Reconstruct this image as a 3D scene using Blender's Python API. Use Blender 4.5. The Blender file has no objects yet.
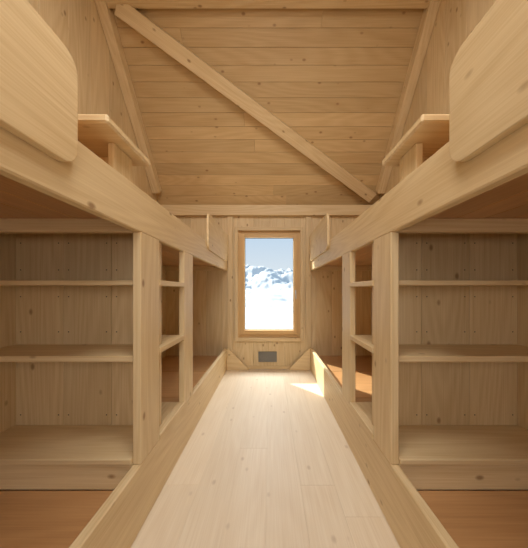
import bpy, bmesh, math, random
from mathutils import Vector, Matrix, noise
random.seed(4)
H=1.15; A=0.6; D=3.6; XO=1.6; Y0=-1.15
TH=0.2; HR=H-0.84; HB=H-0.96; HK=H-0.806
EAVE=H+1.244; SL=1.2; YR=(D+Y0)/2; ZR=EAVE+SL*(D-YR)
def roofz(y): return EAVE+SL*(D-y) if y>YR else EAVE+SL*(y-Y0)
scene=bpy.context.scene
col=scene.collection

# ---------------- materials ----------------
def wood(name,axis,c_lo,c_hi,knot=(0.24,0.11,0.035),rough=0.5,knots=0.75,var=0.08,coat=0.0,ring=0.07):
    m=bpy.data.materials.new(name); m.use_nodes=True
    nt=m.node_tree; N=nt.nodes; L=nt.links
    b=N['Principled BSDF']; b.inputs['Roughness'].default_value=rough
    tc=N.new('ShaderNodeTexCoord'); geo=N.new('ShaderNodeNewGeometry')
    mul=N.new('ShaderNodeVectorMath'); mul.operation='SCALE'
    comb=N.new('ShaderNodeCombineXYZ')
    comb.inputs[0].default_value=7.3; comb.inputs[1].default_value=11.7; comb.inputs[2].default_value=5.1
    L.new(comb.outputs[0],mul.inputs[0]); L.new(geo.outputs['Random Per Island'],mul.inputs['Scale'])
    add=N.new('ShaderNodeVectorMath'); add.operation='ADD'
    L.new(tc.outputs['Object'],add.inputs[0]); L.new(mul.outputs[0],add.inputs[1])
    def mapped(al,ac):
        mp=N.new('ShaderNodeMapping'); s=[ac,ac,ac]; s[axis]=al
        mp.inputs['Scale'].default_value=s; L.new(add.outputs[0],mp.inputs[0]); return mp
    m1=mapped(0.45,4.0)
    n1=N.new('ShaderNodeTexNoise'); n1.inputs['Scale'].default_value=1.0; n1.inputs['Detail'].default_value=0.6
    L.new(m1.outputs[0],n1.inputs['Vector'])
    ml=N.new('ShaderNodeMath'); ml.operation='MULTIPLY'; ml.inputs[1].default_value=95
    L.new(n1.outputs['Fac'],ml.inputs[0])
    sn=N.new('ShaderNodeMath'); sn.operation='SINE'; L.new(ml.outputs[0],sn.inputs[0])
    m2=mapped(3,160)
    n2=N.new('ShaderNodeTexNoise'); n2.inputs['Scale'].default_value=1.0; n2.inputs['Detail'].default_value=2
    L.new(m2.outputs[0],n2.inputs['Vector'])
    n2s=N.new('ShaderNodeMath'); n2s.operation='MULTIPLY_ADD'; n2s.inputs[1].default_value=0.6; n2s.inputs[2].default_value=0.2
    L.new(n2.outputs['Fac'],n2s.inputs[0])
    f=N.new('ShaderNodeMath'); f.operation='MULTIPLY_ADD'; f.inputs[1].default_value=ring
    L.new(sn.outputs[0],f.inputs[0]); L.new(n2s.outputs[0],f.inputs[2])
    n3=N.new('ShaderNodeTexNoise'); n3.inputs['Scale'].default_value=1.0; n3.inputs['Detail'].default_value=2
    m3=mapped(1.2,3.0); L.new(m3.outputs[0],n3.inputs['Vector'])
    f2=N.new('ShaderNodeMath'); f2.operation='MULTIPLY_ADD'; f2.inputs[1].default_value=0.4
    L.new(n3.outputs['Fac'],f2.inputs[0]); L.new(f.outputs[0],f2.inputs[2])
    mr=N.new('ShaderNodeMapRange'); mr.inputs['From Min'].default_value=0.4; mr.inputs['From Max'].default_value=1.0
    L.new(f2.outputs[0],mr.inputs['Value'])
    mix=N.new('ShaderNodeMix'); mix.data_type='RGBA'
    mix.inputs[6].default_value=(*c_hi,1); mix.inputs[7].default_value=(*c_lo,1)
    L.new(mr.outputs[0],mix.inputs[0])
    hsv=N.new('ShaderNodeHueSaturation')
    mv=N.new('ShaderNodeMapRange'); mv.inputs['To Min'].default_value=1-var; mv.inputs['To Max'].default_value=1+var*0.6
    L.new(geo.outputs['Random Per Island'],mv.inputs['Value']); L.new(mv.outputs[0],hsv.inputs['Value'])
    L.new(mix.outputs[2],hsv.inputs['Color'])
    out=hsv.outputs[0]
    if knots:
        m4=mapped(5.0,8.5)
        wn=N.new('ShaderNodeTexVoronoi'); wn.inputs['Scale'].default_value=1.0
        L.new(m4.outputs[0],wn.inputs['Vector'])
        k=N.new('ShaderNodeMapRange'); k.inputs['From Min'].default_value=0.05; k.inputs['From Max'].default_value=0.13
        k.inputs['To Min'].default_value=knots; k.inputs['To Max'].default_value=0.0
        L.new(wn.outputs['Distance'],k.inputs['Value'])
        sp=N.new('ShaderNodeSeparateColor'); L.new(wn.outputs['Color'],sp.inputs[0])
        gt=N.new('ShaderNodeMath'); gt.operation='GREATER_THAN'; gt.inputs[1].default_value=0.1
        L.new(sp.outputs[0],gt.inputs[0])
        km=N.new('ShaderNodeMath'); km.operation='MULTIPLY'; L.new(k.outputs[0],km.inputs[0]); L.new(gt.outputs[0],km.inputs[1])
        mk=N.new('ShaderNodeMix'); mk.data_type='RGBA'; mk.inputs[7].default_value=(*knot,1)
        L.new(km.outputs[0],mk.inputs[0]); L.new(out,mk.inputs[6]); out=mk.outputs[2]
    L.new(out,b.inputs['Base Color'])
    bp=N.new('ShaderNodeBump'); bp.inputs['Strength'].default_value=0.05; bp.inputs['Distance'].default_value=0.001
    L.new(f.outputs[0],bp.inputs['Height']); L.new(bp.outputs[0],b.inputs['Normal'])
    if coat: b.inputs['Coat Weight'].default_value=coat; b.inputs['Coat Roughness'].default_value=0.3
    return m
def plain(name,c,rough=0.5,metal=0.0):
    m=bpy.data.materials.new(name); m.use_nodes=True
    nt=m.node_tree; b=nt.nodes['Principled BSDF']
    b.inputs['Roughness'].default_value=rough; b.inputs['Metallic'].default_value=metal
    n=nt.nodes.new('ShaderNodeTexNoise'); n.inputs['Scale'].default_value=40
    r=nt.nodes.new('ShaderNodeMix'); r.data_type='RGBA'
    r.inputs[6].default_value=(*[x*0.92 for x in c],1); r.inputs[7].default_value=(*[min(1,x*1.08) for x in c],1)
    nt.links.new(n.outputs['Fac'],r.inputs[0]); nt.links.new(r.outputs[2],b.inputs['Base Color'])
    return m
LO=(0.59,0.415,0.205); HI=(0.79,0.63,0.385)
W=[wood('spruce_%s'%'xyz'[a],a,LO,HI) for a in range(3)]
CEIL=wood('spruce_ceiling',0,(0.52,0.345,0.155),(0.70,0.52,0.28),var=0.12)
FL=wood('spruce_floor',1,(0.67,0.53,0.365),(0.81,0.70,0.535),rough=0.5,var=0.04,ring=0.04,knots=0.3)
RED=[wood('varnished_ply_%s'%'xyz'[a],a,(0.42,0.21,0.08),(0.60,0.34,0.15),knots=0,rough=0.35,coat=0.3) for a in range(3)]
WIN=wood('larch_window',2,(0.62,0.38,0.155),(0.77,0.52,0.24),knots=0)
WINX=wood('larch_window_x',0,(0.62,0.38,0.155),(0.77,0.52,0.24),knots=0)
GREY=plain('grey_metal',(0.25,0.24,0.22),0.4,0.3); DARK=plain('dark_gasket',(0.03,0.03,0.03),0.6)
STEEL=plain('brushed_steel',(0.55,0.55,0.53),0.3,0.9)

# ---------------- geometry helpers ----------------
def hexa(bm,p):
    v=[bm.verts.new(q) for q in p]
    for f in ((0,3,2,1),(4,5,6,7),(0,1,5,4),(1,2,6,5),(2,3,7,6),(3,0,4,7)):
        bm.faces.new([v[i] for i in f])
def box(bm,x0,x1,y0,y1,z0,z1):
    if x0>x1:x0,x1=x1,x0
    hexa(bm,[(x0,y0,z0),(x1,y0,z0),(x1,y1,z0),(x0,y1,z0),(x0,y0,z1),(x1,y0,z1),(x1,y1,z1),(x0,y1,z1)])
def mk(name,bm,mat,parent=None,bev=0.003,mw=None,seg=1):
    bmesh.ops.recalc_face_normals(bm,faces=bm.faces)
    me=bpy.data.meshes.new(name); bm.to_mesh(me); bm.free()
    o=bpy.data.objects.new(name,me); col.objects.link(o)
    me.materials.append(mat)
    if mw: o.matrix_world=mw
    if bev:
        b=o.modifiers.new('bevel','BEVEL'); b.width=bev; b.segments=seg; b.limit_method='ANGLE'
    if parent: o.parent=parent
    return o
def boxes(name,L,mat,parent=None,bev=0.003):
    bm=bmesh.new()
    for b in L: box(bm,*b)
    return mk(name,bm,mat,parent,bev)
def empty(name):
    e=bpy.data.objects.new(name,None); col.objects.link(e); return e

# ---------------- room shell ----------------
G=0.0008
L=[(-XO-0.1,XO+0.1,Y0-0.1,D+TH,-0.12,-0.03)]
w=0.2; x=-XO
L2=[]
while x<XO-0.01:
    x1=min(x+w,XO)
    y=Y0-random.random()*1.5
    while y<D:
        yn=y+random.uniform(3.0,4.2)
        if yn>Y0: L2.append((x+0.0002,x1-0.0002,max(y,Y0)+0.0003,min(yn,D)-0.0003,-0.03,0))
        y=yn
    x=x1
boxes('floor',L+L2,FL,bev=0.0005)
for s,nm in ((-1,'wall_left'),(1,'wall_right')):
    bm=bmesh.new()
    cuts=[Y0]
    while cuts[-1]<D-0.01:
        n=min(cuts[-1]+0.25,D)
        if cuts[-1]<YR<n: n=YR
        cuts.append(n)
    for a,b in zip(cuts[:-1],cuts[1:]):
        x0,x1=s*XO,s*(XO+0.03)
        for (xa,xb,g) in ((x0,x1,G),(x1,s*(XO+0.12),0)):
            lo,hi=min(xa,xb),max(xa,xb)
            za,zb=roofz(a+1e-6),roofz(b-1e-6)
            hexa(bm,[(lo,a+g,0),(hi,a+g,0),(hi,b-g,0),(lo,b-g,0),(lo,a+g,za),(hi,a+g,za),(hi,b-g,zb),(lo,b-g,zb)])
    mk(nm,bm,W[2],bev=0.001)
WX0,WX1,WZ0,WZ1=-0.45,0.465,H-0.70,H+0.87
def plankwall(name,yf,yb,wx0,wx1,wz0,wz1,sgn):
    bm=bmesh.new()
    yp=yf+0.03*sgn
    def P(x0,x1,z0,z1):
        n=max(1,round((x1-x0)/0.25)); ww=(x1-x0)/n
        for i in range(n):
            a,b=sorted((yf,yp)); box(bm,x0+i*ww+G,x0+(i+1)*ww-G,a,b,z0,z1)
        a,b=sorted((yp,yb)); box(bm,x0,x1,a,b,z0,z1)
    P(-XO,wx0,0,EAVE); P(wx1,XO,0,EAVE); P(wx0,wx1,wz1,EAVE)
    if wz0>0: P(wx0,wx1,0,wz0)
    mk(name,bm,W[2],bev=0.001)
plankwall('wall_back',D,D+TH,WX0,WX1,WZ0,WZ1,1)
plankwall('wall_front',Y0,Y0-0.15,-0.5,0.5,0.9,2.1,-1)  # opening in this unseen wall is assumed, to let the added rear fill in
bm=bmesh.new()
nrm=math.hypot(1,SL)
for side in (0,1):
    ylen=D-YR; length=ylen*nrm; n=int(length/0.14)
    for i in range(n+1):
        t0=i/(n+1); t1=(i+1)/(n+1)
        def pt(t,off):
            y=(D-ylen*t); z=EAVE+SL*ylen*t
            ny,nz=SL/nrm,1/nrm
            y+=ny*off; z+=nz*off
            if side: y=Y0+D-y
            return y,z
        e=0.0009/length
        cutsx=[-XO,XO]
        if random.random()<0.3: cutsx=[-XO,random.uniform(-1,1),XO]
        for ca,cb in zip(cutsx[:-1],cutsx[1:]):
            a=pt(t0+e,0);b=pt(t1-e,0);c=pt(t1-e,0.03);d_=pt(t0+e,0.03)
            hexa(bm,[(ca+.0004,*a),(cb-.0004,*a),(cb-.0004,*b),(ca+.0004,*b),(ca+.0004,*d_),(cb-.0004,*d_),(cb-.0004,*c),(ca+.0004,*c)])
    a=pt(-0.1,0.03);b=pt(1.0,0.03);c=pt(1.05,0.15);d_=pt(-0.1,0.15)
    X=XO+0.15
    hexa(bm,[(-X,*a),(X,*a),(X,*b),(-X,*b),(-X,*d_),(X,*d_),(X,*c),(-X,*c)])
mk('ceiling',bm,CEIL,bev=0.0018)

nin=Vector((0,-SL/nrm,-1/nrm))
def beam(name,p,q,w_,t,mat=None,parent=None):
    p=Vector(p);q=Vector(q); X=(q-p).normalized(); Z=nin.copy(); Y=Z.cross(X)
    M=Matrix((X,Y,Z)).transposed().to_4x4(); M.translation=p
    bm=bmesh.new(); box(bm,0,(q-p).length,-w_/2,w_/2,0.0,t)
    return mk(name,bm,mat or W[0],parent,0.005,M)
def rp(x,y): return (x,y,EAVE+SL*(D-y))
for s in (-1,1):
    beam('rafter',rp(s*(XO-0.05),YR+0.15),rp(s*(XO-0.05),D-0.13),0.095,0.12)
beam('diagonal_brace_beam',rp(-1.42,2.37),rp(1.46,3.52),0.14,0.1)
boxes('purlin_beam',[(-XO,XO,2.19,2.33,H+2.66,H+2.83)],W[0],bev=0.006)
boxes('trim_1',[(-XO,XO,D-0.07,D,EAVE-0.17,EAVE-0.02)],W[0],bev=0.004)
boxes('trim_2',[(-0.60,-0.52,D-0.03,D,0.0,EAVE-0.17),(0.54,0.62,D-0.03,D,0.0,EAVE-0.17)],W[2])
boxes('baseboard_back',[(-0.52,0.54,D-0.02,D,0,0.04)],W[0])

# ---------------- window ----------------
win=empty('window_1')
def frame(name,x0,x1,z0,z1,y0,y1,t,mat,matx,parent,tb=None):
    tb=tb or t
    boxes(name+'_stiles',[(x0,x0+t,y0,y1,z0,z1),(x1-t,x1,y0,y1,z0,z1)],mat,parent)
    boxes(name+'_rails',[(x0+t,x1-t,y0,y1,z0,z0+tb),(x0+t,x1-t,y0,y1,z1-t,z1)],matx,parent)
frame('casing',WX0-0.045,WX1+0.045,WZ0-0.045,WZ1+0.045,D-0.035,D,0.05,W[2],W[0],win)
frame('outer_frame',WX0,WX1,WZ0,WZ1,D+0.02,D+0.13,0.045,WIN,WINX,win)
frame('sash',WX0+0.047,WX1-0.047,WZ0+0.047,WZ1-0.047,D+0.0,D+0.09,0.05,WIN,WINX,win,0.065)
frame('gasket',WX0+0.095,WX1-0.095,WZ0+0.11,WZ1-0.095,D+0.05,D+0.07,0.008,DARK,DARK,win)
gm=bpy.data.materials.new('window_glass'); gm.use_nodes=True
nt=gm.node_tree; nt.nodes.remove(nt.nodes['Principled BSDF'])
tr=nt.nodes.new('ShaderNodeBsdfTransparent'); tr.inputs[0].default_value=(0.97,0.985,0.98,1)
nt.links.new(tr.outputs[0],nt.nodes['Material Output'].inputs[0])
boxes('glass_pane',[(WX0+0.103,WX1-0.103,D+0.055,D+0.061,WZ0+0.118,WZ1-0.103)],gm,win,bev=0)
bm=bmesh.new(); hx=WX1-0.07
box(bm,hx-0.010,hx+0.010,D-0.010,D,H-0.06,H+0.0); box(bm,hx-0.006,hx+0.006,D-0.04,D-0.010,H-0.035,H-0.02); box(bm,hx-0.006,hx+0.006,D-0.048,D-0.036,H-0.13,H-0.015)
mk('handle',bm,STEEL,win,0.002)
assumed_win=empty('assumed_rear_window')  # rear window is assumed, never in view; the added fill lamp shines through it
frame('casing',-0.53,0.53,0.87,2.13,Y0,Y0+0.025,0.04,W[2],W[0],assumed_win)
frame('sash',-0.5,0.5,0.9,2.1,Y0-0.12,Y0-0.05,0.07,WIN,WINX,assumed_win)

vg=empty('vent_grille')
frame('rim',-0.15,0.12,0.10,0.25,D-0.018,D,0.012,GREY,GREY,vg)
boxes('slats',[(-0.138,0.108,D-0.012,D-0.004,0.115+i*0.0155,0.124+i*0.0155) for i in range(8)],GREY,vg,0.001)
boxes('vent_back',[(-0.138,0.108,D-0.004,D-0.001,0.112,0.238)],GREY,vg,0)
def end_panel(s,parent):
    bm=bmesh.new(); xa=s*0.598; xb=s*0.29
    pts=[(xa,0.0),(xb,0.0),(xb+s*0.015,0.03),(xa-s*0.02,HR),(xa,HR)]
    va=[bm.verts.new((x,D-0.075,z)) for x,z in pts]; vb=[bm.verts.new((x,D-0.045,z)) for x,z in pts]
    bm.faces.new(va); bm.faces.new(vb[::-1]); n=len(pts)
    for i in range(n): bm.faces.new([va[i],vb[i],vb[(i+1)%n],va[(i+1)%n]])
    mk('end_panel',bm,W[0],parent,0.003)

# ---------------- bunks ----------------
Y1,Y2=1.18,1.47
def rounded_panel(name,s,y0,y1,z0,z1,r,x0,x1,parent):
    bm=bmesh.new(); pts=[]
    for cy,cz,a0 in ((y1-r,z1-r,0),(y0+r,z1-r,90),(y0+r,z0+r,180),(y1-r,z0+r,270)):
        for k in range(9):
            a=math.radians(a0+k*90/8); pts.append((cy+r*math.cos(a),cz+r*math.sin(a)))
    va=[bm.verts.new((s*x0,y,z)) for y,z in pts]; vb=[bm.verts.new((s*x1,y,z)) for y,z in pts]
    n=len(pts); bm.faces.new(va); bm.faces.new(vb[::-1])
    for i in range(n): bm.faces.new([va[i],vb[i],vb[(i+1)%n],va[(i+1)%n]])
    return mk(name,bm,W[1],parent,0.003,seg=2)
XI=1.50
for s in (-1,1):
    bk=empty('bunk_bed')
    B=lambda n,L,m,bev=0.003: boxes(n,[(s*b[0],s*b[1],*b[2:]) for b in L],m,bk,bev)
    B('lower_rail',[(A,A+0.04,Y0,D-0.03,0,HR)],W[1],0.005)
    B('upper_rail',[(A,A+0.04,Y0,D-0.03,H+0.28,H+0.485)],W[1],0.005)
    end_panel(s,bk)
    L=[]
    for (a,b) in ((Y0,Y1),(Y2+0.03,D)):
        n=3; ww=(b-a)/n
        for i in range(n): L.append((A+0.04,XI,a+i*ww+0.001,a+(i+1)*ww-0.001,HB-0.025,HB))
    B('lower_deck',L,RED[0],0.002)
    L=[]; n=7; ww=(XO-A-0.04)/n
    for i in range(n): L.append((A+0.04+i*ww+0.001,A+0.04+(i+1)*ww-0.001,Y0,D,H+0.345,H+0.37))
    B('upper_deck',L,RED[1],0.002)
    B('cross_beam',[(A+0.04,XI,Y1,Y1+0.04,H+0.28,H+0.345)],W[0])
    B('cross_beam_far',[(A+0.04,XI,D-0.04,D,H+0.28,H+0.345)],W[0])
    L=[];y=Y0
    while y<D-0.02:
        yn=min(y+0.25,D)
        L.append((XI,XO,y+0.0008,yn-0.0008,0,H+0.345))
        y=yn
    B('side_lining',L,W[2],0.001)
    rounded_panel('guard_panel_near',s,-0.45,0.762,H+0.375,H+0.71,0.055,A-0.026,A,bk)
    rounded_panel('guard_panel_far',s,2.40,3.50,H+0.40,H+0.76,0.06,A-0.022,A,bk)
    su=empty('shelf_unit')
    S=lambda n,L,m,bev=0.003: boxes(n,[(s*b[0],s*b[1],*b[2:]) for b in L],m,su,bev)
    L=[]; n=3; ww=(XI-A-0.04)/n
    for i in range(n): L.append((A+0.04+i*ww+0.0008,A+0.04+(i+1)*ww-0.0008,Y2,Y2+0.03,HB,H+0.345))
    S('back_panel',L,W[2],0.0012)
    nl=[]
    for i in range(n):
        for xx in (A+0.04+i*ww+0.03,A+0.04+(i+1)*ww-0.03):
            for zz in (HK+0.06,H-0.25,H-0.42,H-0.04,H+0.12,H+0.28): nl.append((xx-0.003,xx+0.003,Y2-0.001,Y2,zz-0.003,zz+0.003))
    S('nail_heads',nl,DARK,0)
    S('base_front',[(A+0.04,XI,Y1,Y1+0.03,HB,HK-0.025)],W[0])
    S('base_deck',[(A+0.04,XI,Y1-0.012,Y2,HK-0.025,HK)],W[0])
    S('middle_shelf',[(A+0.045,XI,Y1+0.03,Y2,H-0.355,H-0.325)],W[0])
    S('upper_shelf',[(A+0.045,XI,Y1+0.04,Y2,H+0.024,H+0.048)],W[0])
    S('top_board',[(A-0.005,1.05,0.93,1.27,H+0.635,H+0.67)],W[0],0.008)
    S('top_support',[(A+0.05,1.0,1.17,1.2,H+0.37,H+0.635)],W[2])
    S('top_bracket',[(A+0.05,A+0.08,1.06,1.17,H+0.37,H+0.635)],W[2])
    S('top_bracket_outer',[(0.97,1.0,0.98,1.17,H+0.37,H+0.635)],W[2])
    ld=empty('ladder')
    T=lambda n,L,m,bev=0.003: boxes(n,[(s*b[0],s*b[1],*b[2:]) for b in L],m,ld,bev)
    T('post_near',[(A,A+0.04,Y1,Y1+0.2,HR,H+0.28)],W[2],0.004)
    T('post_far',[(A,A+0.04,1.78,1.98,HR,H+0.28)],W[2],0.004)
    for i,z in enumerate((H-0.355,H+0.024,HR)):
        T('tread_%d'%i,[(A-0.005,A+0.0385,1.38,1.78,z,z+0.03),(A+0.0385,A+0.17,1.502,1.78,z,z+0.03)],W[1],0.002)

# ---------------- outside ----------------
sm=bpy.data.materials.new('snow'); sm.use_nodes=True
b=sm.node_tree.nodes['Principled BSDF']; b.inputs['Roughness'].default_value=0.8
n=sm.node_tree.nodes.new('ShaderNodeTexNoise'); n.inputs['Scale'].default_value=0.08; n.inputs['Detail'].default_value=8
tc=sm.node_tree.nodes.new('ShaderNodeTexCoord'); sm.node_tree.links.new(tc.outputs['Object'],n.inputs['Vector'])
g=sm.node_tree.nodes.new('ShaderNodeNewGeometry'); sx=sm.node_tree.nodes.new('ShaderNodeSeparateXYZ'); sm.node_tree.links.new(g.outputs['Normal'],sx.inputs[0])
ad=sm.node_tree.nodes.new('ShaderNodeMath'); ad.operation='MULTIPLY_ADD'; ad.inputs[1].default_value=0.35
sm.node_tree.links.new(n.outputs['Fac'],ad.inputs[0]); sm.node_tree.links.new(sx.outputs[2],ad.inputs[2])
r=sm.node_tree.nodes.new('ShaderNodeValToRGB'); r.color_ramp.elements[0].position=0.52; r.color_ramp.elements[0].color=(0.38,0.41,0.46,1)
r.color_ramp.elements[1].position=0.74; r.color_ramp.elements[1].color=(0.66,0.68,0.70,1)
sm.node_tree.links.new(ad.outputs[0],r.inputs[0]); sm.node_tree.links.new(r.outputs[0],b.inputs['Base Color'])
bm=bmesh.new()
NX,NY=260,280; grid=[]
for j in range(NY+1):
    t=j/NY; y=D+0.6+420*t**1.6
    row=[]
    for i in range(NX+1):
        u=(i/NX-0.5)*2; x=u*(12+y*0.5)
        h_=-0.3-0.07*min(y,45)
        a=min(1,max(0,(y-6)/60)); h_+=a*1.6*(noise.fractal(Vector((x/18,y/18,1.3)),0.9,2,5))
        m_=min(1,max(0,(y-80)/190)); m_=m_*m_*(3-2*m_)
        rg=noise.ridged_multi_fractal(Vector((x/75+3.1,y/75,4.2)),0.8,2.1,7,1.0,2.0)
        h_+=m_*(-6+20*rg)
        row.append(bm.verts.new((x,y,h_)))
    grid.append(row)
for j in range(NY):
    for i in range(NX):
        bm.faces.new((grid[j][i],grid[j][i+1],grid[j+1][i+1],grid[j+1][i]))
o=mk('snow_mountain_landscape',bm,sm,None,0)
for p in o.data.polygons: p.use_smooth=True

# ---------------- world & lights ----------------
wd=bpy.data.worlds.new('sky'); scene.world=wd; wd.use_nodes=True
nt=wd.node_tree; bg=nt.nodes['Background']
tc=nt.nodes.new('ShaderNodeTexCoord'); sp=nt.nodes.new('ShaderNodeSeparateXYZ'); nt.links.new(tc.outputs['Generated'],sp.inputs[0])
rp_=nt.nodes.new('ShaderNodeValToRGB'); nt.links.new(sp.outputs[2],rp_.inputs[0])
rp_.color_ramp.elements[0].position=0.0; rp_.color_ramp.elements[0].color=(0.87,0.91,0.95,1)
rp_.color_ramp.elements[1].position=0.35; rp_.color_ramp.elements[1].color=(0.45,0.65,0.90,1)
nt.links.new(rp_.outputs[0],bg.inputs[0]); bg.inputs[1].default_value=0.95
def light(name,typ,loc,dirv,energy,color=(1,1,1),**k):
    l=bpy.data.lights.new(name,typ); l.energy=energy; l.color=color
    for a,b in k.items(): setattr(l,a,b)
    o=bpy.data.objects.new(name,l); col.objects.link(o); o.location=loc
    o.rotation_euler=Vector(dirv).to_track_quat('-Z','Y').to_euler(); return o
light('sun','SUN',(-5,9,9),(0.85,-0.93,-0.90),9.0,(1,0.95,0.86),angle=0.01)
light('added_front_window_fill','AREA',(0,D+0.95,H+1.75),(0,-1,-0.95),190,(0.97,0.98,1),shape='RECTANGLE',size=1.6,size_y=1.0)  # added unseen lamp above the window, standing in for sky and snow light
light('added_rear_fill','AREA',(0,Y0-0.3,1.55),(0,1,-0.12),17,(1,0.98,0.95),shape='RECTANGLE',size=0.9,size_y=1.15)  # added lamp outside the assumed rear window, fills the room from behind camera
light('ridge_fill','AREA',(0,0.3,3.5),(0,0.25,-1),57,(1,0.97,0.92),shape='RECTANGLE',size=1.6,size_y=0.8)  # added soft overhead fill for the room; no real fixture at the ridge

# ---------------- camera ----------------
cd=bpy.data.cameras.new('camera'); cam=bpy.data.objects.new('camera',cd); col.objects.link(cam)
cam.location=(0.02,0,H); cam.rotation_euler=(math.pi/2,0,0)
cd.sensor_fit='HORIZONTAL'; cd.sensor_width=36; cd.clip_start=0.02; cd.clip_end=2000
cd.lens=246/528*36; cd.shift_x=-6/528; cd.shift_y=16/528
scene.camera=cam
scene.view_settings.view_transform='Standard'
